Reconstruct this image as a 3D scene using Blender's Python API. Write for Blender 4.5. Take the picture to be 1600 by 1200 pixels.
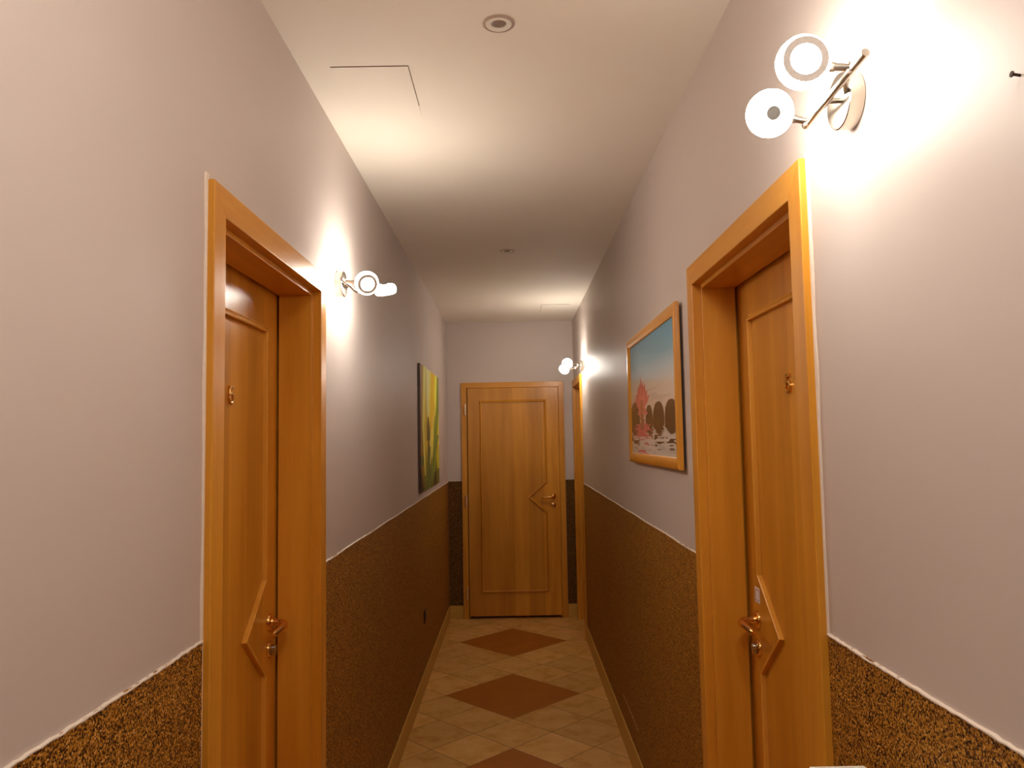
import bpy, math, random
import numpy as np
from mathutils import Vector, Matrix

random.seed(7)
PI = math.pi
for o in list(bpy.data.objects):
    bpy.data.objects.remove(o, do_unlink=True)
SC = bpy.context.scene
COL = SC.collection

# ------------------------------------------------------------------ camera
H_CAM = 1.6
F_PX = 1202.0
cam_d = bpy.data.cameras.new('camera')
cam_d.sensor_fit = 'HORIZONTAL'
cam_d.sensor_width = 36.0
cam_d.lens = 36.0 * F_PX / 1600.0
cam_d.clip_start = 0.05
cam = bpy.data.objects.new('camera', cam_d)
COL.objects.link(cam)
fw = Vector((2, -87, -F_PX)).normalized()          # corridor direction in camera space
up = Vector((-math.sin(0.0175), math.cos(0.0175), 0))
up = (up - fw * up.dot(fw)).normalized()
rt = fw.cross(up)
R3 = Matrix((rt, fw, up))                          # camera space -> world
cam.matrix_world = Matrix.Translation((0, 0, H_CAM)) @ R3.to_4x4()
SC.camera = cam

# ------------------------------------------------------------------ world and exposure
w = bpy.data.worlds.new('world')
SC.world = w
w.use_nodes = True
w.node_tree.nodes['Background'].inputs[0].default_value = (1.0, 0.85, 0.7, 1)
w.node_tree.nodes['Background'].inputs[1].default_value = 0.0
SC.view_settings.view_transform = 'Standard'
SC.view_settings.look = 'None'
SC.view_settings.gamma = 1.0
SC.view_settings.use_curve_mapping = False
SC.view_settings.exposure = 2.95
GLOW_FACE = 60.0                                    # lit face and hollow of the lamp rings
GLOW_BODY = 15.0                                    # acrylic body round them
FILL_BOWL = 4.2  # strength of the added overhead fill light
GLOW_COL = (1.0, 0.92, 0.80)

# ------------------------------------------------------------------ room measures
XL, XR = -0.603, 0.563
YB, YE = -2.6, 7.055
HC = 2.69
DADO_L, DADO_R = 1.226, 1.241


# ------------------------------------------------------------------ node helpers
def new_mat(name):
    m = bpy.data.materials.new(name)
    m.use_nodes = True
    nt = m.node_tree
    b = nt.nodes['Principled BSDF']
    return m, nt, b


def N(nt, t, **kw):
    n = nt.nodes.new(t)
    for k, v in kw.items():
        if k.startswith('i_'):
            n.inputs[int(k[2:])].default_value = v
        else:
            setattr(n, k, v)
    return n


def math_n(nt, op, a, b=None, c=None):
    n = nt.nodes.new('ShaderNodeMath')
    n.operation = op
    for i, v in enumerate((a, b, c)):
        if v is None:
            continue
        if isinstance(v, (int, float)):
            n.inputs[i].default_value = v
        else:
            nt.links.new(v, n.inputs[i])
    return n.outputs[0]


def ramp(nt, fac, stops, interp='LINEAR'):
    r = nt.nodes.new('ShaderNodeValToRGB')
    r.color_ramp.interpolation = interp
    e = r.color_ramp.elements
    while len(e) < len(stops):
        e.new(0.5)
    for el, (p, c) in zip(e, stops):
        el.position = p
        el.color = (*c, 1)
    nt.links.new(fac, r.inputs[0])
    return r.outputs[0]


def mixc(nt, fac, a, b, mode='MIX'):
    m = nt.nodes.new('ShaderNodeMix')
    m.data_type = 'RGBA'
    m.blend_type = mode
    if isinstance(fac, (int, float)):
        m.inputs[0].default_value = fac
    else:
        nt.links.new(fac, m.inputs[0])
    for i, v in ((6, a), (7, b)):
        if isinstance(v, tuple):
            m.inputs[i].default_value = (*v, 1)
        else:
            nt.links.new(v, m.inputs[i])
    return m.outputs[2]


def coords(nt, scale=(1, 1, 1), kind='Object'):
    tc = nt.nodes.new('ShaderNodeTexCoord')
    mp = nt.nodes.new('ShaderNodeMapping')
    mp.inputs['Scale'].default_value = scale
    nt.links.new(tc.outputs[kind], mp.inputs[0])
    return mp.outputs[0]


def noise(nt, vec, scale, detail=3, rough=0.5):
    n = nt.nodes.new('ShaderNodeTexNoise')
    n.inputs['Scale'].default_value = scale
    n.inputs['Detail'].default_value = detail
    n.inputs['Roughness'].default_value = rough
    nt.links.new(vec, n.inputs['Vector'])
    return n.outputs['Fac']


def bump(nt, b, h, strength, dist):
    n = nt.nodes.new('ShaderNodeBump')
    n.inputs['Strength'].default_value = strength
    n.inputs['Distance'].default_value = dist
    nt.links.new(h, n.inputs['Height'])
    nt.links.new(n.outputs[0], b.inputs['Normal'])


def plain(name, col, rough=0.5, metal=0.0, spec=0.5):
    m, nt, b = new_mat(name)
    v = coords(nt)
    f = noise(nt, v, 60, 2)
    c = ramp(nt, f, [(0.3, tuple(x * 0.94 for x in col)), (0.7, col)])
    nt.links.new(c, b.inputs['Base Color'])
    b.inputs['Roughness'].default_value = rough
    b.inputs['Metallic'].default_value = metal
    b.inputs['Specular IOR Level'].default_value = spec
    return m


# ------------------------------------------------------------------ materials
def wall_paint():
    m, nt, b = new_mat('wall_paint')
    v = coords(nt)
    f = noise(nt, v, 1.1, 3)
    c = ramp(nt, f, [(0.3, (0.61, 0.525, 0.485)), (0.7, (0.64, 0.55, 0.51))])
    nt.links.new(c, b.inputs['Base Color'])
    b.inputs['Roughness'].default_value = 0.5
    b.inputs['Specular IOR Level'].default_value = 0.3
    f1 = noise(nt, v, 7, 2)
    v2 = coords(nt, (60, 60, 14))
    f2 = noise(nt, v2, 3, 3)
    s = math_n(nt, 'ADD', math_n(nt, 'MULTIPLY', f1, 1.0), math_n(nt, 'MULTIPLY', f2, 0.06))
    bump(nt, b, s, 0.2, 0.003)
    return m


def ceiling_paint():
    m, nt, b = new_mat('ceiling_paint')
    v = coords(nt)
    f = noise(nt, v, 2.0, 3)
    c = ramp(nt, f, [(0.3, (0.81, 0.74, 0.645)), (0.7, (0.84, 0.77, 0.675))])
    nt.links.new(c, b.inputs['Base Color'])
    b.inputs['Roughness'].default_value = 0.75
    bump(nt, b, noise(nt, v, 5, 2), 0.2, 0.004)
    return m


def granules(name='granulate_plaster', k=1.0):
    m, nt, b = new_mat(name)
    v = coords(nt)
    vo = nt.nodes.new('ShaderNodeTexVoronoi')
    vo.inputs['Scale'].default_value = 360
    nt.links.new(v, vo.inputs['Vector'])
    sep = nt.nodes.new('ShaderNodeSeparateColor')
    nt.links.new(vo.outputs['Color'], sep.inputs[0])
    st = [(0.0, (0.03, 0.009, 0.002)), (0.24, (0.15, 0.052, 0.006)), (0.44, (0.38, 0.150, 0.013)), (0.68, (0.56, 0.26, 0.030)), (0.93, (0.78, 0.43, 0.12))]
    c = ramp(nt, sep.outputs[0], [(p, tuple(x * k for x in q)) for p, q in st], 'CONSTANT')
    nt.links.new(c, b.inputs['Base Color'])
    b.inputs['Roughness'].default_value = 0.55
    b.inputs['Specular IOR Level'].default_value = 0.25
    h = math_n(nt, 'SUBTRACT', 1.0, vo.outputs['Distance'])
    bump(nt, b, h, 0.55, 0.0016)
    return m


def wood(name, horiz=False, bands=True, base=((0.60, 0.238, 0.015), (0.77, 0.345, 0.036)), rough=0.36):
    m, nt, b = new_mat(name)
    if horiz:
        v = coords(nt, (1.2, 14, 14))
        vf = coords(nt, (10, 260, 260))
    else:
        v = coords(nt, (14, 14, 1.2))
        vf = coords(nt, (260, 260, 10))
    f = noise(nt, v, 1.0, 3, 0.55)
    fine = noise(nt, vf, 1.0, 2, 0.6)
    s = math_n(nt, 'ADD', math_n(nt, 'MULTIPLY', f, 0.85), math_n(nt, 'MULTIPLY', fine, 0.15))
    c = ramp(nt, s, [(0.32, base[0]), (0.66, base[1])])
    if bands:
        tc = nt.nodes.new('ShaderNodeTexCoord')
        sx = nt.nodes.new('ShaderNodeSeparateXYZ')
        nt.links.new(tc.outputs['Object'], sx.inputs[0])
        cell = math_n(nt, 'FLOOR', math_n(nt, 'MULTIPLY', sx.outputs[0], 7.5))
        wn = nt.nodes.new('ShaderNodeTexWhiteNoise')
        wn.noise_dimensions = '1D'
        nt.links.new(cell, wn.inputs['W'])
        g = ramp(nt, wn.outputs['Value'], [(0.0, (0.82, 0.79, 0.72)), (1.0, (1.12, 1.15, 1.25))])
        c = mixc(nt, 1.0, c, g, 'MULTIPLY')
    nt.links.new(c, b.inputs['Base Color'])
    b.inputs['Roughness'].default_value = rough
    b.inputs['Specular IOR Level'].default_value = 0.4
    b.inputs['Coat Weight'].default_value = 0.12
    b.inputs['Coat Roughness'].default_value = 0.22
    return m


def floor_tiles():
    m, nt, b = new_mat('floor_tiles')
    tc = nt.nodes.new('ShaderNodeTexCoord')
    sx = nt.nodes.new('ShaderNodeSeparateXYZ')
    nt.links.new(tc.outputs['Object'], sx.inputs[0])
    x = math_n(nt, 'ADD', sx.outputs[0], 0.030)
    y = math_n(nt, 'SUBTRACT', sx.outputs[1], 4.975)
    S2 = 1 / math.sqrt(2)
    T = 0.3005
    p = math_n(nt, 'DIVIDE', math_n(nt, 'MULTIPLY', math_n(nt, 'ADD', x, y), S2), T)
    q = math_n(nt, 'DIVIDE', math_n(nt, 'MULTIPLY', math_n(nt, 'SUBTRACT', y, x), S2), T)
    per = 6 * T * S2
    ym = math_n(nt, 'SUBTRACT', math_n(nt, 'FLOORED_MODULO', math_n(nt, 'ADD', y, per / 2), per), per / 2)
    dsum = math_n(nt, 'ADD', math_n(nt, 'ABSOLUTE', x), math_n(nt, 'ABSOLUTE', ym))
    R = 2 * T * S2
    dark = math_n(nt, 'LESS_THAN', dsum, R)
    # grout around small tiles
    def edge(a):
        fr = math_n(nt, 'FRACT', a)
        return math_n(nt, 'MINIMUM', fr, math_n(nt, 'SUBTRACT', 1.0, fr))
    e = math_n(nt, 'MINIMUM', edge(p), edge(q))
    g_small = math_n(nt, 'LESS_THAN', e, 0.0075)
    g_dark = math_n(nt, 'LESS_THAN', math_n(nt, 'ABSOLUTE', math_n(nt, 'SUBTRACT', dsum, R)), 0.0028)
    grout = math_n(nt, 'MAXIMUM', math_n(nt, 'MULTIPLY', g_small, math_n(nt, 'SUBTRACT', 1.0, dark)), g_dark)
    # per tile tint
    cmb = nt.nodes.new('ShaderNodeCombineXYZ')
    nt.links.new(math_n(nt, 'FLOOR', p), cmb.inputs[0])
    nt.links.new(math_n(nt, 'FLOOR', q), cmb.inputs[1])
    wn = nt.nodes.new('ShaderNodeTexWhiteNoise')
    nt.links.new(cmb.outputs[0], wn.inputs['Vector'])
    v = coords(nt)
    # shift the clouding from tile to tile
    va = nt.nodes.new('ShaderNodeVectorMath')
    va.operation = 'ADD'
    vs = nt.nodes.new('ShaderNodeVectorMath')
    vs.operation = 'SCALE'
    vs.inputs['Scale'].default_value = 7.0
    nt.links.new(wn.outputs['Color'], vs.inputs[0])
    nt.links.new(v, va.inputs[0])
    nt.links.new(vs.outputs[0], va.inputs[1])
    f = noise(nt, va.outputs[0], 9, 5, 0.62)
    light = ramp(nt, f, [(0.32, (0.62, 0.30, 0.055)), (0.48, (0.76, 0.43, 0.12)), (0.68, (0.82, 0.50, 0.17))])
    tint = ramp(nt, wn.outputs['Value'], [(0, (0.88, 0.86, 0.82)), (1, (1.08, 1.08, 1.1))])
    light = mixc(nt, 1.0, light, tint, 'MULTIPLY')
    fd = noise(nt, v, 7, 4, 0.6)
    dk = ramp(nt, fd, [(0.3, (0.40, 0.118, 0.006)), (0.7, (0.48, 0.150, 0.008))])
    c = mixc(nt, dark, light, dk)
    c = mixc(nt, grout, c, (0.26, 0.11, 0.02))
    nt.links.new(c, b.inputs['Base Color'])
    b.inputs['Specular IOR Level'].default_value = 0.3
    b.inputs['Roughness'].default_value = 0.42
    bump(nt, b, math_n(nt, 'SUBTRACT', 1.0, grout), 0.3, 0.001)
    return m


def emission(name, col, strength):
    m = bpy.data.materials.new(name)
    m.use_nodes = True
    nt = m.node_tree
    nt.nodes.clear()
    o = nt.nodes.new('ShaderNodeOutputMaterial')
    e = nt.nodes.new('ShaderNodeEmission')
    e.inputs[0].default_value = (*col, 1)
    e.inputs[1].default_value = strength
    nt.links.new(e.outputs[0], o.inputs[0])
    return m


def vcol_mat(name, rough=0.5):
    m, nt, b = new_mat(name)
    a = nt.nodes.new('ShaderNodeVertexColor')
    a.layer_name = 'Col'
    nt.links.new(a.outputs[0], b.inputs['Base Color'])
    b.inputs['Roughness'].default_value = rough
    return m


def pane_mat():
    m = bpy.data.materials.new('picture_glass')
    m.use_nodes = True
    nt = m.node_tree
    nt.nodes.clear()
    o = nt.nodes.new('ShaderNodeOutputMaterial')
    t = nt.nodes.new('ShaderNodeBsdfTransparent')
    g = nt.nodes.new('ShaderNodeBsdfGlossy')
    g.inputs['Roughness'].default_value = 0.09
    lw = nt.nodes.new('ShaderNodeLayerWeight')
    lw.inputs['Blend'].default_value = 0.5
    fr = math_n(nt, 'ADD', math_n(nt, 'MULTIPLY', math_n(nt, 'POWER', lw.outputs['Facing'], 5.0), 0.5), 0.02)
    mx = nt.nodes.new('ShaderNodeMixShader')
    nt.links.new(fr, mx.inputs[0])
    nt.links.new(t.outputs[0], mx.inputs[1])
    nt.links.new(g.outputs[0], mx.inputs[2])
    nt.links.new(mx.outputs[0], o.inputs[0])
    return m


M_WALL = wall_paint()
M_CEIL = ceiling_paint()
M_GRAN = granules()
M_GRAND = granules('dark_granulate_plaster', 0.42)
M_WOOD = wood('beech_veneer')
M_WOODF = wood('beech_frame', bands=False)
M_WOODM = wood('beech_moulding_lit', bands=False, base=((0.65, 0.275, 0.026), (0.80, 0.385, 0.060)))  # beech lightened: light on upward-facing strips put into the colour
M_WOODH = wood('beech_frame_across', horiz=True, bands=False)
M_FLOOR = floor_tiles()
M_BRASS = plain('polished_brass', (0.80, 0.46, 0.14), 0.16, 1.0)
M_STEEL = plain('satin_nickel', (0.50, 0.45, 0.39), 0.26, 1.0)
M_STEELD = plain('lamp_cap_metal', (0.50, 0.46, 0.43), 0.45, 1.0)
M_COPPER = plain('copper_ring', (0.52, 0.40, 0.33), 0.45, 0.4)
M_HINGE = plain('hinge_metal', (0.92, 0.72, 0.48), 0.35, 0.6)
M_PLAST = plain('white_filler', (0.80, 0.68, 0.58), 0.8)
M_SKIRT = plain('ochre_skirting_tile', (0.66, 0.38, 0.07), 0.42)
M_CERAM = plain('white_enamel', (0.85, 0.80, 0.70), 0.35)
M_DARK = plain('dark_gap', (0.06, 0.03, 0.018), 0.9)
M_GREY = plain('grey_lamp_glass', (0.30, 0.22, 0.18), 0.25)
M_BROWN = plain('dark_brown_plastic', (0.07, 0.02, 0.008), 0.4)
M_STICK = plain('white_sticker', (0.80, 0.74, 0.76), 0.5)
M_STICKB = plain('mauve_sticker_print', (0.36, 0.22, 0.30), 0.5)
M_GLOW = emission('glowing_acrylic_body', GLOW_COL, GLOW_BODY)
M_GLOWF = emission('glowing_acrylic_face', GLOW_COL, GLOW_FACE)
M_GLOWH = emission('glowing_acrylic_hollow', GLOW_COL, 7.0)
M_HUB = plain('grey_hub', (0.06, 0.052, 0.046), 0.7, 0.0, 0.1)
M_FACE = plain('grey_face_ring', (0.66, 0.60, 0.57), 0.5)
M_SCRAPE = plain('scraped_plaster', (0.62, 0.44, 0.25), 0.8)


# ------------------------------------------------------------------ mesh helpers
class MB:
    def __init__(s):
        s.v, s.f, s.mi = [], [], []

    def add(s, verts, faces, mi=0):
        k = len(s.v)
        s.v += [tuple(p) for p in verts]
        s.f += [tuple(i + k for i in fc) for fc in faces]
        s.mi += [mi] * len(faces)
        return s

    def box(s, a, b, mi=0):
        x0, y0, z0 = a
        x1, y1, z1 = b
        v = [(x0, y0, z0), (x1, y0, z0), (x1, y1, z0), (x0, y1, z0), (x0, y0, z1), (x1, y0, z1), (x1, y1, z1), (x0, y1, z1)]
        f = [(0, 3, 2, 1), (4, 5, 6, 7), (0, 1, 5, 4), (1, 2, 6, 5), (2, 3, 7, 6), (3, 0, 4, 7)]
        return s.add(v, f, mi)

    def lathe(s, prof, org=(0, 0, 0), axis=(0, 0, 1), seg=48, closed=False, mi=0):
        """prof: (radius, height along axis)"""
        ax = Vector(axis).normalized()
        t = Vector((0, 0, 1)) if abs(ax.z) < 0.9 else Vector((1, 0, 0))
        u = ax.cross(t).normalized()
        v = ax.cross(u)
        org = Vector(org)
        vs, fs = [], []
        n = len(prof)
        for r, h in prof:
            for k in range(seg):
                a = 2 * PI * k / seg
                vs.append(org + ax * h + (u * math.cos(a) + v * math.sin(a)) * r)
        m = n if closed else n - 1
        for i in range(m):
            j = (i + 1) % n
            for k in range(seg):
                l = (k + 1) % seg
                fs.append((i * seg + k, i * seg + l, j * seg + l, j * seg + k))
        if not closed:
            for i, rev in ((0, True), (n - 1, False)):
                if prof[i][0] > 1e-6:
                    ring = [i * seg + k for k in range(seg)]
                    fs.append(tuple(ring[::-1] if rev else ring))
        return s.add(vs, fs, mi)

    def tube(s, pts, rad, seg=20, mi=0, flat=None):
        """round tube along points with a radius per point; flat=(axis, factor) squashes it"""
        P = [Vector(p) for p in pts]
        if isinstance(rad, (int, float)):
            rad = [rad] * len(P)
        vs, fs = [], []
        prev = None
        for i, p in enumerate(P):
            d = (P[min(i + 1, len(P) - 1)] - P[max(i - 1, 0)]).normalized()
            if prev is None:
                t = Vector((0, 0, 1)) if abs(d.z) < 0.9 else Vector((1, 0, 0))
                u = d.cross(t).normalized()
            else:
                u = (prev - d * prev.dot(d)).normalized()
            prev = u
            v = d.cross(u)
            for k in range(seg):
                a = 2 * PI * k / seg
                o = (u * math.cos(a) + v * math.sin(a)) * rad[i]
                if flat:
                    ax = Vector(flat[0])
                    o -= ax * o.dot(ax) * (1 - flat[1])
                vs.append(p + o)
        for i in range(len(P) - 1):
            for k in range(seg):
                l = (k + 1) % seg
                fs.append((i * seg + k, i * seg + l, (i + 1) * seg + l, (i + 1) * seg + k))
        fs.append(tuple(range(seg))[::-1])
        fs.append(tuple((len(P) - 1) * seg + k for k in range(seg)))
        return s.add(vs, fs, mi)

    def sweep(s, rings, close_loop=False, cap=True, mi=0):
        """rings: lists of equal length, each a closed section"""
        n = len(rings[0])
        vs = [p for r in rings for p in r]
        fs = []
        m = len(rings)
        for i in range(m if close_loop else m - 1):
            j = (i + 1) % m
            for k in range(n):
                l = (k + 1) % n
                fs.append((i * n + k, i * n + l, j * n + l, j * n + k))
        if cap and not close_loop:
            fs.append(tuple(range(n))[::-1])
            fs.append(tuple((m - 1) * n + k for k in range(n)))
        return s.add(vs, fs, mi)

    def build(s, name, mats, parent=None, smooth=False, bevel=0.0):
        me = bpy.data.meshes.new(name)
        me.from_pydata(s.v, [], s.f)
        for m in (mats if isinstance(mats, (list, tuple)) else [mats]):
            me.materials.append(m)
        for p, i in zip(me.polygons, s.mi):
            p.material_index = i
        me.update()
        import bmesh
        bm = bmesh.new()
        bm.from_mesh(me)
        bmesh.ops.recalc_face_normals(bm, faces=bm.faces)
        bm.to_mesh(me)
        bm.free()
        o = bpy.data.objects.new(name, me)
        COL.objects.link(o)
        if parent:
            o.parent = parent
        if smooth:
            for p in me.polygons:
                p.use_smooth = True
            me.set_sharp_from_angle(angle=math.radians(38))
        if bevel:
            md = o.modifiers.new('bevel', 'BEVEL')
            md.width = bevel
            md.segments = 2
            md.limit_method = 'ANGLE'
            md.angle_limit = math.radians(40)
        return o


def tag(o, label=None, cat=None, group=None, kind=None):
    if label:
        o['label'] = label
    if cat:
        o['category'] = cat
    if group:
        o['group'] = group
    if kind:
        o['kind'] = kind
    return o


def empty(name, loc=(0, 0, 0), rz=0.0):
    o = bpy.data.objects.new(name, None)
    o.empty_display_size = 0.05
    o.location = loc
    o.rotation_euler = (0, 0, rz)
    COL.objects.link(o)
    return o


# ------------------------------------------------------------------ room shell
TH = 0.20
# door frames: outer edges along the wall and outer height
DL = (1.501, 2.416, 2.130)
DR = (1.417, 2.360, 2.120)
DF = (6.215, 7.025, 2.125)
DE = (-0.473, 0.468, 2.128)
IN = 0.035                       # wall opening starts this far inside the frame's outer edge

def side_wall(name, X, sgn, openings):
    mb = MB()
    y = YB
    x0, x1 = (X - TH, X) if sgn < 0 else (X, X + TH)
    for a, b, h in openings:
        mb.box((x0, y, 0), (x1, a + IN, HC))
        mb.box((x0, a + IN, h - IN), (x1, b - IN, HC))
        y = b - IN
    mb.box((x0, y, 0), (x1, YE + TH, HC))
    return tag(mb.build(name, M_WALL), kind='structure')

wl = side_wall('wall_left', XL, -1, [DL])
wr = side_wall('wall_right', XR, 1, [DR, DF])
mb = MB()
mb.box((XL, YE, 0), (DE[0] + IN, YE + TH, HC))
mb.box((DE[0] + IN, YE, DE[2] - IN), (DE[1] - IN, YE + TH, HC))
mb.box((DE[1] - IN, YE, 0), (XR, YE + TH, HC))
we = tag(mb.build('wall_back', M_WALL), kind='structure')
wf = tag(MB().box((XL - TH, YB - 0.1, 0), (XR + TH, YB, HC)).build('wall_front', M_WALL), kind='structure')
tag(MB().box((XL - TH, YB - 0.1, -0.1), (XR + TH, YE + TH, 0)).build('floor', M_FLOOR), kind='structure')
tag(MB().box((XL - TH, YB - 0.1, HC), (XR + TH, YE + TH, HC + 0.1)).build('ceiling', M_CEIL), kind='structure')


def dado(parent, runs, place, zt, mat=None):
    """granulate plaster up to zt, and the pale ridge of paint on its upper edge; place(u, d, z) -> world, d out of the wall"""
    mb = MB()
    rb = MB()
    for a, b in runs:
        for (u0, u1) in ((a, b),):
            p = [place(u0, -0.001, 0.0), place(u1, -0.001, 0.0), place(u1, 0.003, 0.0), place(u0, 0.003, 0.0),
                 place(u0, -0.001, zt), place(u1, -0.001, zt), place(u1, 0.003, zt), place(u0, 0.003, zt)]
            mb.add(p, [(0, 3, 2, 1), (4, 5, 6, 7), (0, 1, 5, 4), (1, 2, 6, 5), (2, 3, 7, 6), (3, 0, 4, 7)])
        n = max(3, int((b - a) / 0.012))
        rings = []
        for i in range(n + 1):
            u = a + (b - a) * i / n
            t = 0.0016 + 0.0016 * random.random()
            h = zt - 0.0005 + 0.0022 * math.sin(u * 9.1) * 0.5 + 0.0010 * random.uniform(-1, 1)
            d = 0.0048 + 0.0008 * random.random()
            rings.append([place(u, -0.001, h - t), place(u, d, h - t * 0.6), place(u, d, h + t * 0.3), place(u, -0.001, h + t)])
        rb.sweep(rings)
    mb.build('granulate_dado', mat or M_GRAN, parent)
    rb.build('paint_ridge', M_PLAST, parent)


dado(wl, [(YB, DL[0] - 0.002), (DL[1] + 0.002, YE)], lambda u, d, z: (XL + d, u, z), DADO_L)
dado(wr, [(YB, DR[0] - 0.002), (DR[1] + 0.002, DF[0] - 0.002), (DF[1] + 0.002, YE)], lambda u, d, z: (XR - d, u, z), DADO_R)
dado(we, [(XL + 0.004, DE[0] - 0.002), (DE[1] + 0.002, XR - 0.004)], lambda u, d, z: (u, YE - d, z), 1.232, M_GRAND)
dado(wf, [(XL + 0.004, XR - 0.004)], lambda u, d, z: (u, YB + d, z), 1.232)

BH, BT = 0.118, 0.010
def skirting(name, runs, place):
    mb = MB()
    for a, b in runs:
        rings = []
        for u in (a, b):
            rings.append([place(u, 0.003, 0), place(u, BT, 0), place(u, BT, BH - 0.002), place(u, BT - 0.002, BH), place(u, 0.003, BH)])
        mb.sweep(rings)
    return tag(mb.build(name, M_SKIRT), kind='structure')

skirting('baseboard_left', [(YB, DL[0] - 0.001), (DL[1] + 0.001, YE - 0.001)], lambda u, d, z: (XL + d, u, z))
skirting('baseboard_right', [(YB, DR[0] - 0.001), (DR[1] + 0.001, DF[0] - 0.001)], lambda u, d, z: (XR - d, u, z))
skirting('baseboard_back', [(XL + BT, DE[0] - 0.001), (DE[1] + 0.001, XR - BT)], lambda u, d, z: (u, YE - d, z))


# ------------------------------------------------------------------ doors
CW = 0.0625      # casing width
def mitre_jambs(root, x0, x1, Ht, prof):
    """prof: closed section of (s, d); s inward from the outer edge, d into the wall"""
    for side in (0, 1):
        r0, r1 = [], []
        for s_, d in prof:
            x = x0 + s_ if side == 0 else x1 - s_
            r0.append((x, d, 0.0))
            r1.append((x, d, Ht - s_))
        MB().sweep([r0, r1]).build('jamb', M_WOODF, root, bevel=0.0018)
    r0, r1 = [], []
    for s_, d in prof:
        r0.append((x0 + s_, d, Ht - s_))
        r1.append((x1 - s_, d, Ht - s_))
    MB().sweep([r0, r1]).build('head_jamb', M_WOODH, root, bevel=0.0018)


def moulding(parent, path, d0, mat=None, k=1.0):
    """closed bead along path (x, z) of its outer line, height out of the leaf"""
    prof = [(0.0, -0.001), (0.0, 0.003), (0.003, 0.0045), (0.0055, 0.0030), (0.010, 0.0100), (0.0145, 0.0130), (0.0185, 0.0125), (0.0200, 0.0110), (0.0200, -0.001)]
    prof = [(t, h * k) for t, h in prof]
    n = len(path)
    P = [Vector((a, b)) for a, b in path]
    area = sum(P[i].x * P[(i + 1) % n].y - P[(i + 1) % n].x * P[i].y for i in range(n))
    sg = 1 if area > 0 else -1
    rings = []
    for i in range(n):
        a, b, c = P[i - 1], P[i], P[(i + 1) % n]
        d1, d2 = (b - a).normalized(), (c - b).normalized()
        n1 = Vector((-d1.y, d1.x)) * sg
        n2 = Vector((-d2.y, d2.x)) * sg
        m = (n1 + n2).normalized()
        k = 1.0 / max(0.25, m.dot(n1))
        rings.append([(b.x + m.x * k * t, d0 - h, b.y + m.y * k * t) for t, h in prof])
    return MB().sweep(rings, close_loop=True).build('panel_moulding', mat or M_WOODM, parent)


def lever_handle(leaf, x, z, d0, s, drop=0.006):
    """rose, neck and lever; s = direction of the lever along x"""
    h = MB().lathe([(0.0255, 0), (0.0255, 0.003), (0.0235, 0.0065), (0.018, 0.0085), (0.0125, 0.0095), (0.0115, 0.013), (0.0, 0.013)], (x, d0, z), (0, -1, 0)).build('handle_rose', M_BRASS, leaf, True)
    pts, rad = [], []
    for t in (0, 0.3, 0.6, 0.85):
        pts.append((x, d0 - 0.010 - 0.030 * t, z)); rad.append(0.0092)
    for k in range(1, 8):                       # the bend
        a = PI / 2 * k / 7
        pts.append((x + s * 0.014 * (1 - math.cos(a)), d0 - 0.036 - 0.014 * math.sin(a), z - 0.001 * k)); rad.append(0.0090 + 0.0002 * k)
    for k in range(1, 11):
        t = k / 10
        pts.append((x + s * (0.014 + 0.092 * t), d0 - 0.050 + 0.006 * t * t, z - 0.005 - drop * t * (0.4 + 0.6 * t)))
        rad.append(0.0125 - 0.0036 * t if k < 10 else 0.0050)
    MB().tube(pts, rad, 24).build('lever', M_BRASS, h, True)
    return h


def key_rose(leaf, x, z, d0, key=True):
    k = MB().lathe([(0.0235, 0), (0.0235, 0.003), (0.021, 0.0065), (0.015, 0.008), (0.0, 0.008)], (x, d0, z), (0, -1, 0)).build('lock_rose', M_BRASS, leaf, True)
    c = MB().lathe([(0.0085, 0.006), (0.0085, 0.019), (0.0075, 0.0205), (0.0, 0.0205)], (x, d0, z + 0.004), (0, -1, 0), 28)
    c.box((x - 0.0050, d0 - 0.019, z - 0.016), (x + 0.0050, d0 - 0.006, z - 0.001))
    c.build('lock_cylinder', M_STEEL, k, True)
    return k


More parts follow.
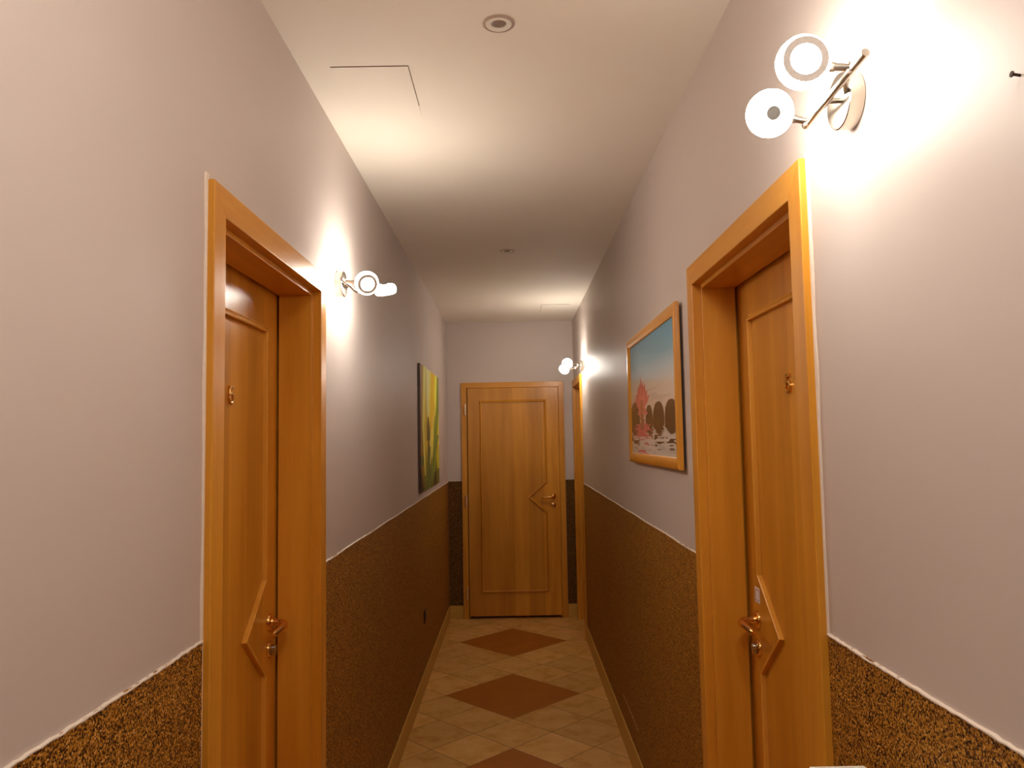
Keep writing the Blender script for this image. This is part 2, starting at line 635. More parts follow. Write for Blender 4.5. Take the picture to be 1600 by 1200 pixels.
def digit_five(leaf, x, z, d0, h=0.048, w_=0.036):
    """cast brass 5: flag, stem, bowl and curled end, with two screws"""
    def P(a, b):
        return Vector((x + (a - 0.5) * w_, z + (b - 0.5) * h))
    def ribbon(mb, pts, ws, th):
        L, Rr = [], []
        for i, p in enumerate(pts):
            d = (pts[min(i + 1, len(pts) - 1)] - pts[max(i - 1, 0)]).normalized()
            nn = Vector((-d.y, d.x)) * ws[i] / 2
            L.append(p + nn); Rr.append(p - nn)
        rings = []
        for a, b in zip(L, Rr):
            m_ = (a + b) / 2
            rings.append([(a.x, d0, a.y), (a.x, d0 - th * 0.75, a.y), ((a.x + m_.x) / 2, d0 - th, (a.y + m_.y) / 2), ((b.x + m_.x) / 2, d0 - th, (b.y + m_.y) / 2), (b.x, d0 - th * 0.75, b.y), (b.x, d0, b.y)])
        mb.sweep(rings)
    mb = MB()
    ribbon(mb, [P(0.14, 0.91), P(0.5, 0.91), P(0.94, 0.92)], [0.0085, 0.0085, 0.0085], 0.0060)
    ribbon(mb, [P(0.21, 0.95), P(0.20, 0.75), P(0.17, 0.54)], [0.0060, 0.0052, 0.0056], 0.0058)
    bowl, ws = [], []
    for k in range(19):
        t = k / 18
        a = math.radians(155 - 330 * t)
        bowl.append(P(0.50 + 0.37 * math.cos(a), 0.325 + 0.265 * math.sin(a)))
        ws.append(0.0035 + 0.0060 * math.sin(PI * min(1, t * 1.15)) ** 0.8 if t < 0.87 else 0.0055)
    ribbon(mb, bowl, ws, 0.0062)
    mb.lathe([(0.0052, 0), (0.0052, 0.0050), (0.0035, 0.0066), (0, 0.0066)], (bowl[-1].x, d0, bowl[-1].y + 0.001), (0, -1, 0), 24)
    o = mb.build('room_number', M_BRASS, leaf)
    s = MB()
    for a, b in ((0.52, 0.91), (0.50, 0.055)):
        p = P(a, b)
        s.lathe([(0.0020, 0.0055), (0.0020, 0.0066), (0, 0.0070)], (p.x, d0, p.y), (0, -1, 0), 14)
    s.build('screw', M_BROWN, o, True)
    o['label'] = 'brass numeral 5'
    return o


def filler(root, xe, H0, H1, sgn, w0, w1, blob=False):
    """ragged pale filler line along the outer edge of the frame"""
    rings = []
    n = int((H1 - H0) / 0.010)
    for i in range(n + 1):
        z = H0 + (H1 - H0) * i / n
        t = i / n
        wd = (w0 + (w1 - w0) * t) * (0.75 + 0.35 * math.sin(z * 23) * math.sin(z * 7.7 + 1) + 0.25 * random.random())
        if blob and t > 0.965:
            wd += 0.006
        d = 0.0024
        rings.append([(xe - sgn * 0.003, 0.0, z), (xe - sgn * 0.003, -d - 0.002, z), (xe + sgn * wd * 0.6, -d, z), (xe + sgn * wd, 0.0, z)])
    MB().sweep(rings).build('filler_line', M_PLAST, root)


def recessed_door(name, loc, rz, width, Ht, lock, label, number=True, sticker=False, fill=None, leaf_d=0.118):
    root = empty(name, loc, rz)
    tag(root, label, 'door', None, 'structure')
    x0, x1 = -width / 2, width / 2
    prof = [(0.0, 0.0), (0.0, -0.0155), (0.0015, -0.017), (CW - 0.0015, -0.017), (CW, -0.0155), (CW, 0.0095), (CW + 0.0140, 0.0095), (CW + 0.0140, leaf_d - 0.008), (CW - 0.016, leaf_d - 0.008), (CW - 0.016, leaf_d + 0.05), (CW - 0.026, leaf_d + 0.05), (CW - 0.026, 0.0)]
    mitre_jambs(root, x0, x1, Ht, prof)
    g = -0.014                     # the leaf closes behind the jamb, 8 mm back from it
    a, b = x0 + CW + 0.014 + g, x1 - CW - 0.014 - g
    top = Ht - CW - 0.014 - g
    leaf = MB().box((a, leaf_d, 0.008), (b, leaf_d + 0.042, top)).build('door_leaf', M_WOOD, root, bevel=0.0015)
    # moulded field with a notch beside the lock
    zt, zb = 1.945, 0.228
    inset_h, inset_k = 0.125, 0.1145
    if lock > 0:
        k, h_, m = b - inset_k, a + inset_h, -1
    else:
        k, h_, m = a + inset_k, b - inset_h, 1
    zc = 1.080
    path = [(h_, zt), (k, zt), (k, zc + 0.124), (k + m * 0.150, zc), (k, zc - 0.124), (k, zb), (h_, zb)]
    moulding(leaf, path, leaf_d)
    kx = (b - 0.068) if lock > 0 else (a + 0.084)
    lever_handle(leaf, kx, zc + 0.002, leaf_d, -lock)
    key_rose(leaf, kx, 1.004, leaf_d)
    if number:
        digit_five(leaf, 0.0, 1.726, leaf_d)
    if sticker:
        sx = a + 0.090
        st = MB().box((sx - 0.021, leaf_d - 0.0008, 1.130), (sx + 0.021, leaf_d, 1.172))
        o = st.build('sticker', M_STICK, leaf)
        q = MB()
        for k0 in range(4):
            u0, u1 = ((-0.016, 0.016), (-0.016, 0.016), (-0.016, -0.013), (0.013, 0.016))[k0]
            z0, z1 = ((0.013, 0.016), (-0.016, -0.013), (-0.013, 0.013), (-0.013, 0.013))[k0]
            q.box((sx + u0, leaf_d - 0.0011, 1.151 + z0), (sx + u1, leaf_d - 0.0007, 1.151 + z1))
        q.build('sticker_border', M_STICKB, o)
        o['label'] = 'small white square sticker'
    if fill:
        filler(root, *fill)
    return root, leaf


recessed_door('door_1', (XL, (DL[0] + DL[1]) / 2, 0), PI / 2, DL[1] - DL[0], DL[2], +1,
              'beech door number 5 without a sticker, recessed in the wall that carries the tulip canvas',
              fill=(-(DL[1] - DL[0]) / 2, 0.0, DL[2] + 0.012, -1, 0.003, 0.009))
recessed_door('door_2', (XR, (DR[0] + DR[1]) / 2, 0), -PI / 2, DR[1] - DR[0], DR[2], -1,
              'beech door number 5 with a small white sticker above its handle, beside the framed lotus picture',
              sticker=True, fill=((DR[1] - DR[0]) / 2, DADO_R, DR[2] + 0.012, 1, 0.004, 0.013, True))
recessed_door('door_4', (XR, (DF[0] + DF[1]) / 2, 0), -PI / 2, DF[1] - DF[0], DF[2], -1,
              'narrow sliver of a beech door frame in the side wall next to the end door', number=False)

# end door: leaf closes flush on this side, hinges on its left
root = empty('door_3', ((DE[0] + DE[1]) / 2, YE, 0), 0)
tag(root, 'closed beech door in the end wall, facing down the corridor, brass handle and no number', 'door', None, 'structure')
wd = DE[1] - DE[0]
prof = [(0.0, 0.0), (0.0, -0.0135), (0.0015, -0.015), (0.0485, -0.015), (0.050, -0.0135), (0.050, 0.030), (0.066, 0.030), (0.066, 0.10), (0.034, 0.10), (0.034, 0.0)]
mitre_jambs(root, -wd / 2, wd / 2, DE[2], prof)
cx = (DE[0] + DE[1]) / 2
la, lb = -0.413 - cx, 0.4155 - cx
LD = -0.024
leaf = MB().box((la, LD, 0.024), (lb, 0.018, 2.0755)).build('door_leaf', M_WOOD, root, bevel=0.002)
k, h_ = 0.303 - cx, -0.308 - cx
zc = 1.078
moulding(leaf, [(h_, 1.965), (k, 1.965), (k, zc + 0.124), (k - 0.146, zc), (k, zc - 0.124), (k, 0.228), (h_, 0.228)], LD, M_WOODF, 1.25)
lever_handle(leaf, 0.354 - cx, 1.083, LD, -1, drop=0.004)
key_rose(leaf, 0.354 - cx, 1.004, LD)
for z in (1.882, 1.052, 0.228):
    hb = MB().tube([(-0.4345 - cx, -0.031, z - 0.050), (-0.4345 - cx, -0.031, z + 0.050)], 0.0068, 16)
    hb.box((-0.4375 - cx, -0.029, z - 0.048), (-0.4315 - cx, -0.012, z + 0.048))
    hb.build('hinge', M_HINGE, leaf, True)


# ------------------------------------------------------------------ ring lamps
def ring_head(parent, c, axis, mats, R=0.0400):
    """glowing acrylic drum with a hollow front, metal ring on its face and metal hub at the back; c = middle of the drum"""
    prof = []
    L = 0.034
    # back outer round -> side -> front outer -> front inner -> hollow -> back inner
    raw = [(0.010, -L / 2), (0.020, -L / 2 - 0.0005), (0.030, -L / 2 + 0.0015), (R - 0.004, -L / 2 + 0.006), (R - 0.0005, -L / 2 + 0.013), (R, 0.002), (R - 0.001, L / 2 - 0.007),
           (R - 0.0045, L / 2 - 0.001), (R - 0.006, L / 2), (0.0215, L / 2), (0.0200, L / 2 - 0.002), (0.0165, 0.0), (0.0120, -L / 2 + 0.006), (0.010, -L / 2 + 0.004)]
    lm = MB().lathe(raw, c, axis, 64, closed=True)
    for i in range(len(raw)):                       # the lit side is the face and the hollow
        if 7 <= i <= 11:
            for k_ in range(64):
                lm.mi[i * 64 + k_] = 1 if i < 9 else 2
    sh = lm.build('glowing_ring', mats, parent, True)
    MB().lathe([(0.0335, L / 2 - 0.0005), (0.0335, L / 2 + 0.0012), (0.0225, L / 2 + 0.0012), (0.0225, L / 2 - 0.0005)], c, axis, 64, closed=True).build('face_ring', M_FACE, sh, True)
    MB().lathe([(0.0118, -L / 2 - 0.002), (0.0118, -L / 2 + 0.005), (0.0, -L / 2 + 0.005)], c, axis, 32).build('hub', M_HUB, sh, True)


def ring_lamp(label, base, sgn, bar, heads, power=1.0):
    """base on the wall at x=base[0]; sgn = direction out of the wall (+1 to +x); bar (y0, y1, out, z0, z1); heads (y, out, z, axis)"""
    root = empty('wall_spotlight', base)
    tag(root, label, 'wall lamp', 'twin ring wall lamps')
    bx, by, bz = base
    mats = [M_GLOW, M_GLOWF, M_GLOWH]
    if power != 1.0:
        mats = [emission('glowing_acrylic_body', GLOW_COL, GLOW_BODY * power), emission('glowing_acrylic_face', GLOW_COL, GLOW_FACE * power), M_GLOWH]
    r = 0.0450
    b = MB().lathe([(r - 0.002, 0), (r, 0.002), (r, 0.024), (r - 0.0015, 0.0258), (r - 0.006, 0.0265), (0, 0.0265)], (0, 0, 0), (sgn, 0, 0), 64)
    base_o = b.build('wall_rose', M_STEEL, root, True)
    y0, y1, out, z0, z1 = bar
    ymid = (y0 + y1) / 2
    zmid = (z0 + z1) / 2
    for q in (0.32, 0.62):
        st = MB()
        yy = y0 + (y1 - y0) * q
        zz = z0 + (z1 - z0) * q
        sy = max(-0.028, min(0.028, yy - by))
        st.tube([(sgn * 0.024, sy, (zz - bz) * 0.6), (sgn * (out - 0.002), yy - by, zz - bz)], 0.0042, 14)
        st.build('stem', M_STEEL, root, True)
    bp = MB()
    ad = Vector((0, y1 - y0, z1 - z0))
    bp.lathe([(0.0058, 0), (0.0066, 0.0012), (0.0066, ad.length - 0.0012), (0.0058, ad.length)], (sgn * out, y0 - by, z0 - bz), ad, 28)
    bp.build('bar', M_STEEL, root, True)
    for (hy, hout, hz, ax, q) in heads:
        yy = y0 + (y1 - y0) * q
        zz = z0 + (z1 - z0) * q
        p0 = Vector((sgn * out, yy - by, zz - bz))
        c = Vector((sgn * hout, hy - by, hz - bz))
        d = (c - p0).normalized()
        A = Vector(ax).normalized()
        # arm ends on the drum's side
        side = d - A * d.dot(A)
        p1 = c - side.normalized() * 0.038
        arm = MB()
        pm = p0 + (p1 - p0) * 0.72
        arm.tube([p0, p0 + (p1 - p0) * 0.02, pm], 0.0058, 18)
        arm.tube([pm, p1], 0.0072, 18)
        arm.tube([p0 + (p1 - p0) * 0.16 - Vector((0, 0, 0.0075)), p0 + (p1 - p0) * 0.16 + Vector((0, 0, 0.0075))], 0.0045, 14)
        ao = arm.build('arm', M_STEEL, root, True)
        ring_head(root, c, A, mats)
    return root


ring_lamp('chrome wall lamp with two glowing white rings, mounted above the door with the sticker', (XR, 1.215, 2.139), -1,
          (1.068, 1.300, 0.047, 2.146, 2.134),
          [(1.125, 0.116, 2.160, (-0.08, -1, -0.13), 0.18), (1.285, 0.112, 2.151, (0.0, 0.9, 0.34), 0.93)], power=0.66)
ring_lamp('chrome wall lamp with two glowing rings, beside the door without a sticker', (XL, 2.645, 2.150), 1,
          (2.505, 2.750, 0.045, 2.140, 2.144),
          [(2.560, 0.118, 2.135, (0.35, -0.85, -0.40), 0.18), (2.745, 0.150, 2.150, (0.1, 0.35, -0.93), 0.93)])
ring_lamp('small far wall lamp glowing over the frame of the door beside the end wall', (XR, 6.020, 2.168), -1,
          (5.900, 6.130, 0.047, 2.166, 2.166),
          [(5.93, 0.135, 2.180, (0.1, -1, -0.1), 0.15), (6.08, 0.150, 2.150, (-0.4, 0.6, -0.5), 0.9)])
ring_lamp('added unseen ring lamp behind the camera, fill light for the near walls', (XL, -1.000, 2.150), 1,  # extra lamp added out of view as fill
          (-1.120, -0.880, 0.045, 2.146, 2.146),
          [(-1.06, 0.130, 2.150, (0.2, -1, -0.2), 0.18), (-0.90, 0.140, 2.150, (0.3, 0.8, -0.3), 0.93)], power=0.3)


# added fill light: unseen bowl above the view, brightens the near stretch
root = empty('added_fill_bowl', (0.0, 0.50, HC))
tag(root, 'added unseen fill light, a round bowl above the near end of the corridor', 'ceiling lamp')
MB().lathe([(0.175, 0.0), (0.175, 0.018), (0.165, 0.024), (0.0, 0.024)], (0, 0, 0), (0, 0, -1), 48).build('rim_plate', M_STEEL, root, True)
MB().lathe([(0.160, 0.024), (0.155, 0.045), (0.130, 0.070), (0.085, 0.088), (0.040, 0.096), (0.0, 0.098)], (0, 0, 0), (0, 0, -1), 48).build('fill_bowl', emission('fill_bowl_glow', GLOW_COL, FILL_BOWL), root, True)


# ------------------------------------------------------------------ recessed ceiling lights
def ceiling_spot(x, y, label):
    root = empty('ceiling_spotlight', (x, y, HC))
    tag(root, label, 'ceiling lamp', 'recessed ceiling spotlights')
    MB().lathe([(0.0425, 0.0), (0.0425, 0.002), (0.0395, 0.0045), (0.0365, 0.0045), (0.0355, 0.001), (0.0355, 0.0)], (0, 0, 0), (0, 0, -1), 64, closed=True).build('outer_ring', M_COPPER, root, True)
    MB().lathe([(0.0350, 0.0), (0.0350, 0.003), (0.0330, 0.0048), (0.0215, 0.0030), (0.0200, 0.0)], (0, 0, 0), (0, 0, -1), 64, closed=True).build('inner_ring', M_CERAM, root, True)
    MB().lathe([(0.0205, 0.0002), (0.0190, 0.0012), (0.0, 0.0008)], (0, 0, 0), (0, 0, -1), 40).build('lamp_lens', M_GREY, root, True)

ceiling_spot(-0.0195, 1.945, 'unlit round ceiling spotlight with visible white ring, in front of the first ceiling hatch')
ceiling_spot(-0.0165, 4.384, 'small dark oval ceiling spotlight halfway down the corridor')


# ------------------------------------------------------------------ ceiling hatches
def hatch(x0, x1, y0, y1, label, seams):
    root = empty('access_hatch', ((x0 + x1) / 2, (y0 + y1) / 2, HC))
    tag(root, label, 'ceiling hatch', 'ceiling access hatches')
    hx, hy = (x1 - x0) / 2, (y1 - y0) / 2
    MB().box((-hx, -hy, -0.0015), (hx, hy, 0.0)).build('hatch_panel', M_CEIL, root)
    s = 0.0011
    m = MB()
    for e in seams:
        if e == 'near':
            m.box((-hx - s, -hy - 2 * s, -0.0017), (hx + s, -hy, 0))
        if e == 'right':
            m.box((hx, -hy, -0.0017), (hx + 1.6 * s, hy * 0.5, 0))
        if e == 'left':
            m.box((-hx - 1.6 * s, -hy, -0.0017), (-hx, hy * 0.7, 0))
    m.build('seam', M_BROWNGAP, root)

M_BROWNGAP = plain('seam_shadow_gap', (0.16, 0.09, 0.05), 0.9)
hatch(-0.512, -0.288, 2.165, 2.52, 'square ceiling access panel outlined by a dark seam, nearest the first spotlight', ('near', 'right'))
hatch(0.250, 0.480, 6.185, 6.60, 'faint ceiling access panel close above the end door', ('near', 'left'))


# ------------------------------------------------------------------ pictures
def paint(name, U, V, fn, parent, mat, place):
    """grid of U x V points coloured by fn(u, v) arrays -> (..., 3) linear"""
    uu, vv = np.meshgrid(np.linspace(0, 1, U), np.linspace(0, 1, V))
    colr = fn(uu, vv)
    vs = [place(float(a), float(b)) for a, b in zip(uu.ravel(), vv.ravel())]
    idx = np.arange(U * V).reshape(V, U)
    fs = np.stack([idx[:-1, :-1], idx[:-1, 1:], idx[1:, 1:], idx[1:, :-1]], -1).reshape(-1, 4).tolist()
    me = bpy.data.meshes.new(name)
    me.from_pydata(vs, [], fs)
    me.materials.append(mat)
    at = me.color_attributes.new('Col', 'FLOAT_COLOR', 'POINT')
    rgba = np.concatenate([colr.reshape(-1, 3), np.ones((U * V, 1))], 1).astype(np.float32)
    at.data.foreach_set('color', rgba.ravel())
    o = bpy.data.objects.new(name, me)
    COL.objects.link(o)
    o.parent = parent
    return o


def srgb(r, g, b):
    return np.array([((x / 255 + 0.055) / 1.055) ** 2.4 if x > 10 else x / 255 / 12.92 for x in (r, g, b)])


def sm(x, a, b):
    t = np.clip((x - a) / (b - a), 0, 1)
    return t * t * (3 - 2 * t)


def over(img, mask, c):
    return img * (1 - mask[..., None]) + np.asarray(c) * mask[..., None]


def vnoise(u, v, su, sv, seed):
    rng = np.random.RandomState(seed)
    n, m = int(su) + 2, int(sv) + 2
    g = rng.rand(m, n)
    x, y = u * su, v * sv
    i, j = np.floor(x).astype(int), np.floor(y).astype(int)
    fx, fy = x - i, y - j
    fx, fy = fx * fx * (3 - 2 * fx), fy * fy * (3 - 2 * fy)
    i, j = np.clip(i, 0, n - 2), np.clip(j, 0, m - 2)
    return (g[j, i] * (1 - fx) + g[j, i + 1] * fx) * (1 - fy) + (g[j + 1, i] * (1 - fx) + g[j + 1, i + 1] * fx) * fy


def lotus(u, v):
    img = np.zeros(u.shape + (3,))
    stops = [(0.0, (240, 232, 222)), (0.16, (238, 230, 222)), (0.40, (248, 226, 206)), (0.56, (236, 226, 214)), (0.68, (196, 214, 224)), (0.80, (128, 186, 208)), (1.0, (90, 172, 208))]
    for k in range(3):
        img[..., k] = np.interp(v, [s[0] for s in stops], [srgb(*s[1])[k] for s in stops])
    n1 = vnoise(u, v, 7, 46, 1)
    img *= (1 - 0.16 * sm(n1, 0.55, 0.9) * sm(0.66 - v, 0, 0.15))[..., None]
    wob = (vnoise(u, v, 12, 130, 2) - 0.5)
    water = 0.275                                        # the stones meet their reflections here
    brown = srgb(92, 58, 30)
    dk = srgb(70, 42, 24)
    for cx_, rx, top in ((0.100, 0.130, 0.475), (0.455, 0.085, 0.420), (0.655, 0.117, 0.430), (0.890, 0.115, 0.425)):
        yy = np.where(v >= water, (v - water) / (top - water), (water - v) / (0.105 + 0 * v))
        xx = (u - cx_ + wob * 0.10 * sm(water - v, 0, 0.08)) / rx
        d = np.abs(xx) ** 2.3 + yy ** 2.3
        m_ = 1 - sm(d, 0.9, 1.05)
        img = over(img, m_, brown * 0.9)
        hl = m_ * (1 - sm(np.abs(xx + 0.2) ** 2 + ((yy - 0.8) / 0.3) ** 2, 0, 1)) * (v > water)
        img = over(img, hl * 0.35, srgb(140, 100, 70))
        # broken ripples underneath
        d2 = ((u - cx_) / (rx * 0.95)) ** 2 + ((v - 0.13) / 0.085) ** 2
        rp = (1 - sm(d2, 0.6, 1.1)) * sm(vnoise(u, v, 9, 90, 5), 0.60, 0.70)
        img = over(img, rp, dk)
    # flower reflection
    m_ = (1 - sm(np.abs(u - 0.285 + 0.16 * wob) / (0.115 + 0.05 * sm(v, 0.0, 0.2)), 0.8, 1.1)) * (v < 0.27) * sm(vnoise(u, v, 4, 60, 8) + v * 0.9, 0.42, 0.55)
    img = over(img, m_, srgb(236, 116, 120))
    m_ = (1 - sm(np.abs(u - 0.285 + 0.05 * wob) / 0.05, 0.7, 1.1)) * (v < 0.38) * (v > 0.22)
    img = over(img, m_, srgb(186, 112, 84))
    # flower: petals as pointed ellipses round (0.29, 0.42)
    for ang, ln, wd_, c in ((92, 0.30, 0.030, (214, 92, 98)), (80, 0.24, 0.04, (220, 98, 104)), (104, 0.24, 0.04, (220, 98, 104)), (66, 0.23, 0.05, (232, 108, 112)), (116, 0.22, 0.05, (232, 108, 112)),
                            (46, 0.20, 0.045, (236, 116, 116)), (136, 0.20, 0.045, (236, 116, 116)), (27, 0.22, 0.030, (244, 130, 124)), (154, 0.19, 0.034, (244, 130, 124)),
                            (90, 0.19, 0.06, (240, 118, 120)), (115, 0.15, 0.055, (250, 140, 136)), (62, 0.15, 0.055, (250, 140, 136)), (-25, 0.15, 0.030, (240, 136, 128)), (205, 0.12, 0.030, (240, 136, 128)), (-65, 0.07, 0.03, (228, 128, 112))):
        a = math.radians(ang)
        du, dv = (u - 0.285) * 0.95, v - 0.405
        s_ = du * math.cos(a) + dv * math.sin(a)
        t_ = -du * math.sin(a) + dv * math.cos(a)
        q = np.clip(s_ / ln, 0, 1)
        w_ = wd_ * np.sin(PI * np.clip(q, 0, 1) ** 0.8) + 1e-4
        m_ = (1 - sm(np.abs(t_) / w_, 0.8, 1.1)) * (s_ > 0) * (s_ < ln)
        img = over(img, m_, srgb(*c))
    m_ = 1 - sm(((u - 0.285) / 0.045) ** 2 + ((v - 0.43) / 0.055) ** 2, 0.5, 1.1)
    img = over(img, m_ * 0.8, srgb(196, 120, 66))
    return img


def tulips(u, v):
    img = np.zeros(u.shape + (3,))
    img[:] = srgb(196, 168, 40)
    img = over(img, sm(v, 0.5, 0.95) * 0.8, srgb(216, 196, 96))
    img = over(img, (1 - sm(v, 0.1, 0.42)), srgb(70, 84, 24))
    img = over(img, 0.6 * sm(vnoise(u, v, 16, 2, 3), 0.5, 0.8), srgb(150, 128, 10))

    def band(img, pts, c, soft=0.35, al=1.0):
        """pts: (v, centre u, half width)"""
        vs_ = [p[0] for p in pts]
        cc = np.interp(v, vs_, [p[1] for p in pts])
        hw = np.interp(v, vs_, [p[2] for p in pts])
        m_ = (1 - sm(np.abs(u - cc) / np.maximum(hw, 1e-4), 1 - soft, 1 + soft)) * (v >= vs_[0]) * (v <= vs_[-1])
        return over(img, m_ * al, srgb(*c))
    img = band(img, [(0.0, 0.05, 0.12), (0.45, 0.04, 0.10), (1.0, 0.06, 0.09)], (134, 104, 8))
    img = band(img, [(0.12, 0.2, 0.02), (0.5, 0.13, 0.05), (1.0, 0.2, 0.05)], (226, 196, 92))
    img = band(img, [(0.55, 0.40, 0.02), (0.75, 0.33, 0.08), (1.0, 0.34, 0.12)], (226, 210, 138))
    img = band(img, [(0.5, 0.30, 0.02), (0.8, 0.27, 0.018), (1.0, 0.27, 0.012)], (150, 140, 40))
    img = band(img, [(0.50, 0.44, 0.03), (0.58, 0.50, 0.10), (0.72, 0.56, 0.12), (0.85, 0.62, 0.11), (1.0, 0.66, 0.10)], (224, 168, 8))
    img = band(img, [(0.52, 0.44, 0.015), (0.75, 0.46, 0.03), (1.0, 0.52, 0.03)], (240, 196, 90))
    img = band(img, [(0.62, 0.78, 0.03), (0.8, 0.80, 0.06), (1.0, 0.84, 0.06)], (236, 214, 70))
    img = band(img, [(0.0, 0.62, 0.05), (0.3, 0.72, 0.09), (0.5, 0.80, 0.10), (0.7, 0.92, 0.09), (1.0, 1.0, 0.10)], (104, 122, 40))
    img = band(img, [(0.35, 0.96, 0.03), (0.48, 0.95, 0.05), (0.62, 1.0, 0.04)], (190, 180, 40))
    img = band(img, [(0.14, 0.98, 0.10), (0.25, 0.95, 0.12), (0.34, 1.0, 0.06)], (176, 172, 30))
    img = band(img, [(0.25, 0.55, 0.02), (0.5, 0.62, 0.04), (0.68, 0.70, 0.01)], (206, 196, 90))
    img = band(img, [(0.40, 0.38, 0.10), (0.52, 0.38, 0.09), (0.60, 0.38, 0.02)], (104, 84, 16))
    img = band(img, [(0.0, 0.40, 0.05), (0.2, 0.38, 0.06), (0.5, 0.38, 0.03)], (78, 66, 26))
    img = band(img, [(0.20, 0.46, 0.01), (0.42, 0.50, 0.03), (0.50, 0.52, 0.01)], (226, 206, 110))
    img = band(img, [(0.0, 0.30, 0.09), (0.15, 0.36, 0.07), (0.35, 0.46, 0.03)], (84, 100, 40))
    img = band(img, [(0.0, 0.42, 0.05), (0.25, 0.66, 0.05), (0.45, 0.95, 0.05)], (96, 110, 44))
    img = band(img, [(0.0, 0.72, 0.12), (0.12, 0.74, 0.05)], (50, 34, 12))
    img = over(img, (1 - sm(u + v * 0.9, 0.10, 0.26)), srgb(34, 14, 6))
    img = over(img, 0.7 * (1 - sm(((u - 0.05) / 0.1) ** 2 + ((v - 0.24) / 0.05) ** 2, 0.4, 1.1)), srgb(40, 90, 50))
    return np.clip(img * 1.6, 0, 0.92)


# framed lotus picture, held 1 cm off the right wall
PY0, PY1, PZ0, PZ1 = 2.510, 3.570, 1.491, 2.046
FXF = XR - 0.028
root = empty('framed_picture', (XR, (PY0 + PY1) / 2, (PZ0 + PZ1) / 2), -PI / 2)
tag(root, 'wood-framed picture of a pink lotus and dark stones reflected in water', 'picture')
hw, hh = (PY1 - PY0) / 2, (PZ1 - PZ0) / 2
FWD = 0.040
sec = [(0.0, -0.010), (0.0, -0.024), (0.002, -0.027), (0.006, -0.0285), (0.024, -0.0285), (0.034, -0.026), (0.040, -0.0215), (0.040, -0.010)]
corners = [(-hw, -hh), (hw, -hh), (hw, hh), (-hw, hh)]
for i in range(4):
    (ax_, az_), (bx_, bz_) = corners[i], corners[(i + 1) % 4]
    def ringat(cx_, cz_):
        return [(cx_ - math.copysign(s_, cx_), d, cz_ - math.copysign(s_, cz_)) for s_, d in sec]
    MB().sweep([ringat(ax_, az_), ringat(bx_, bz_)]).build('frame_rail', M_WOODH if i % 2 == 0 else M_WOODF, root, True)
M_PRINT = vcol_mat('printed_paper', 0.55)
iw, ih = hw - FWD + 0.004, hh - FWD + 0.004
MB().box((-hw + 0.012, -0.012, -hh + 0.012), (hw - 0.012, -0.006, hh - 0.012)).build('back_board', M_BROWN, root)
paint('print', 330, 280, lotus, root, M_PRINT, lambda u, v: (-iw + 2 * iw * u, -0.0175, -ih + 2 * ih * v))
MB().box((-iw, -0.0206, -ih), (iw, -0.0190, ih)).build('glass_pane', pane_mat(), root)

# tulip canvas on the left wall
CY0, CY1, CZ0, CZ1 = 4.880, 6.080, 1.275, 2.098
root = empty('canvas_print', (XL, (CY0 + CY1) / 2, (CZ0 + CZ1) / 2), PI / 2)
tag(root, 'unframed canvas print of yellow tulips with green stems', 'picture')
hw, hh = (CY1 - CY0) / 2, (CZ1 - CZ0) / 2
M_CANVAS = vcol_mat('printed_canvas', 0.55)
MB().box((-hw, -0.0165, -hh), (hw, -0.002, hh)).build('stretched_edge', M_BROWN, root, bevel=0.001)
paint('canvas_face', 260, 220, tulips, root, M_CANVAS, lambda u, v: (-hw + 2 * hw * u, -0.0170, -hh + 2 * hh * v))


# ------------------------------------------------------------------ small things on the walls
# nail
n = MB().tube([(XR + 0.006, 0.8185, 1.988), (XR - 0.009, 0.8175, 1.990)], 0.0016, 12)
n.lathe([(0.0034, 0), (0.0034, 0.0014), (0, 0.0018)], (XR - 0.009, 0.8175, 1.990), (-1, 0, 0.1), 16)
tag(n.build('wall_nail', M_DARK, None, True), 'bare dark nail sticking out of the wall near the large lamp', 'nail')

# wall socket low on the left dado
root = empty('wall_socket', (XL + 0.003, 5.115, 0.462), PI / 2)
tag(root, 'dark brown wall socket set low in the granulate dado under the canvas', 'socket')
MB().box((-0.040, -0.009, -0.040), (0.040, 0, 0.040)).build('cover_plate', M_BROWN, root, bevel=0.002)
MB().lathe([(0.022, 0.0085), (0.022, 0.0105), (0.019, 0.0105), (0.017, 0.0045), (0, 0.0045)], (0, 0, 0), (0, -1, 0), 32).build('socket_insert', M_BROWN, root, True)

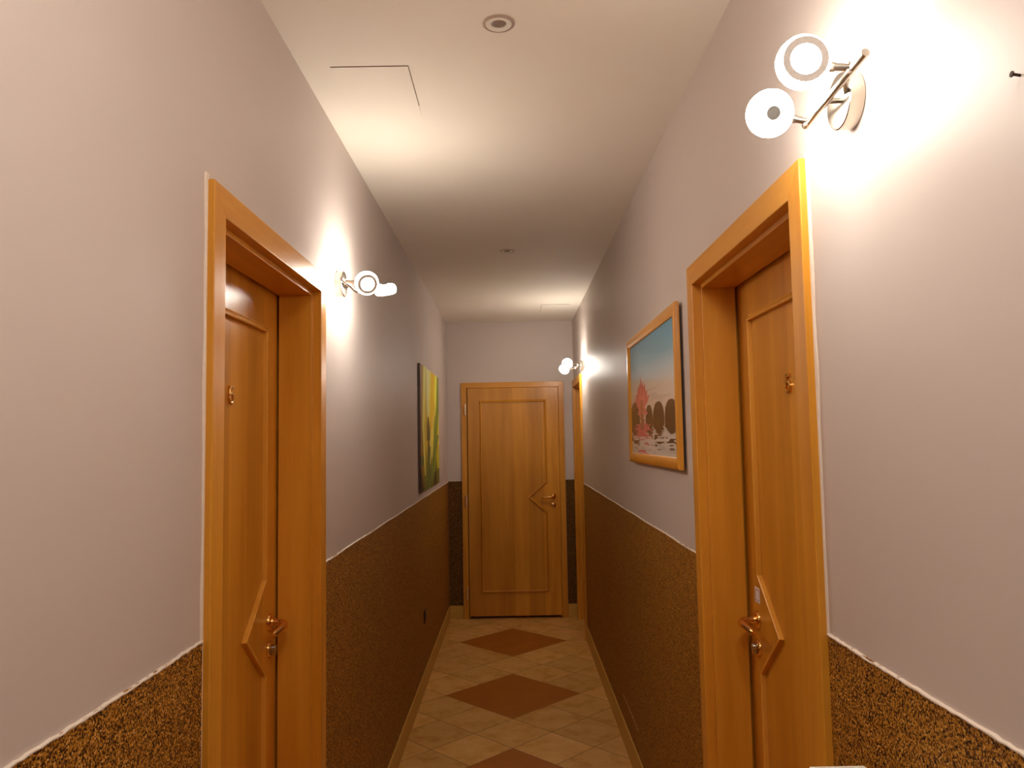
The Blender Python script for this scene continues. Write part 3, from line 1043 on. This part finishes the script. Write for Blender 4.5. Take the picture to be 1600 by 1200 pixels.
# scrape on the right dado
rings = []
for i in range(40):
    t = i / 39
    y = 4.20 - 0.50 * t
    z = 0.243 - 0.008 * t + 0.004 * math.sin(i * 1.7)
    wd_ = (0.0018 + 0.0022 * random.random()) * (0.3 + math.sin(PI * t))
    rings.append([(XR - 0.0030, y, z - wd_), (XR - 0.0042, y, z), (XR - 0.0030, y, z + wd_)])
MB().sweep(rings).build('scrape', M_SCRAPE, wr)

# radiator whose far top corner shows at the bottom of the picture
RX0, RX1, RZ = 0.437, 0.521, 1.101
root = empty('panel_radiator', ((RX0 + RX1) / 2, 0.75, 0.15))
tag(root, 'white top corner of a panel radiator, cut off below the door with the sticker', 'radiator')
ox, oz = (RX0 + RX1) / 2, 0.15
def rb(a, b):
    return (a[0] - ox, a[1] - 0.75, a[2] - oz), (b[0] - ox, b[1] - 0.75, b[2] - oz)
mb = MB()
for k in range(27):                                    # pressed front panel with vertical flutes
    y = 0.32 + k * 0.0325
    mb.box(*rb((RX0 + 0.004, y, 0.17), (RX0 + 0.012, y + 0.022, RZ - 0.03)))
mb.box(*rb((RX0 + 0.008, 0.31, 0.16), (RX0 + 0.016, 1.195, RZ - 0.012)))
mb.build('front_panel', M_CERAM, root, bevel=0.003)
MB().box(*rb((RX1 - 0.014, 0.31, 0.16), (RX1 - 0.004, 1.195, RZ - 0.012))).build('rear_panel', M_CERAM, root, bevel=0.003)
mb = MB()
mb.box(*rb((RX0 + 0.012, 0.31, RZ - 0.006), (RX0 + 0.018, 1.196, RZ - 0.001)))
mb.box(*rb((RX1 - 0.018, 0.31, RZ - 0.006), (RX1 - 0.012, 1.196, RZ - 0.001)))
for k in range(22):
    y = 0.315 + k * 0.040
    mb.box(*rb((RX0 + 0.001, y, RZ - 0.005), (RX1 - 0.001, y + 0.034, RZ - 0.0005)))
mb.build('top_grille', M_CERAM, root, bevel=0.001)
for y in (0.30, 1.190):
    MB().box(*rb((RX0, y, 0.15), (RX1, y + 0.010, RZ))).build('side_cover', M_CERAM, root, bevel=0.002)
for y in (0.45, 1.05):
    MB().box(*rb((RX1 - 0.006, y, 0.9), (XR - 0.0035, y + 0.03, 0.96))).build('bracket', M_CERAM, root)
for y in (0.42, 1.08):
    MB().tube([(RX0 + 0.042 - ox, y - 0.75, 0.20 - oz), (RX0 + 0.042 - ox, y - 0.75, -oz)], 0.010, 16).build('foot', M_CERAM, root, True)
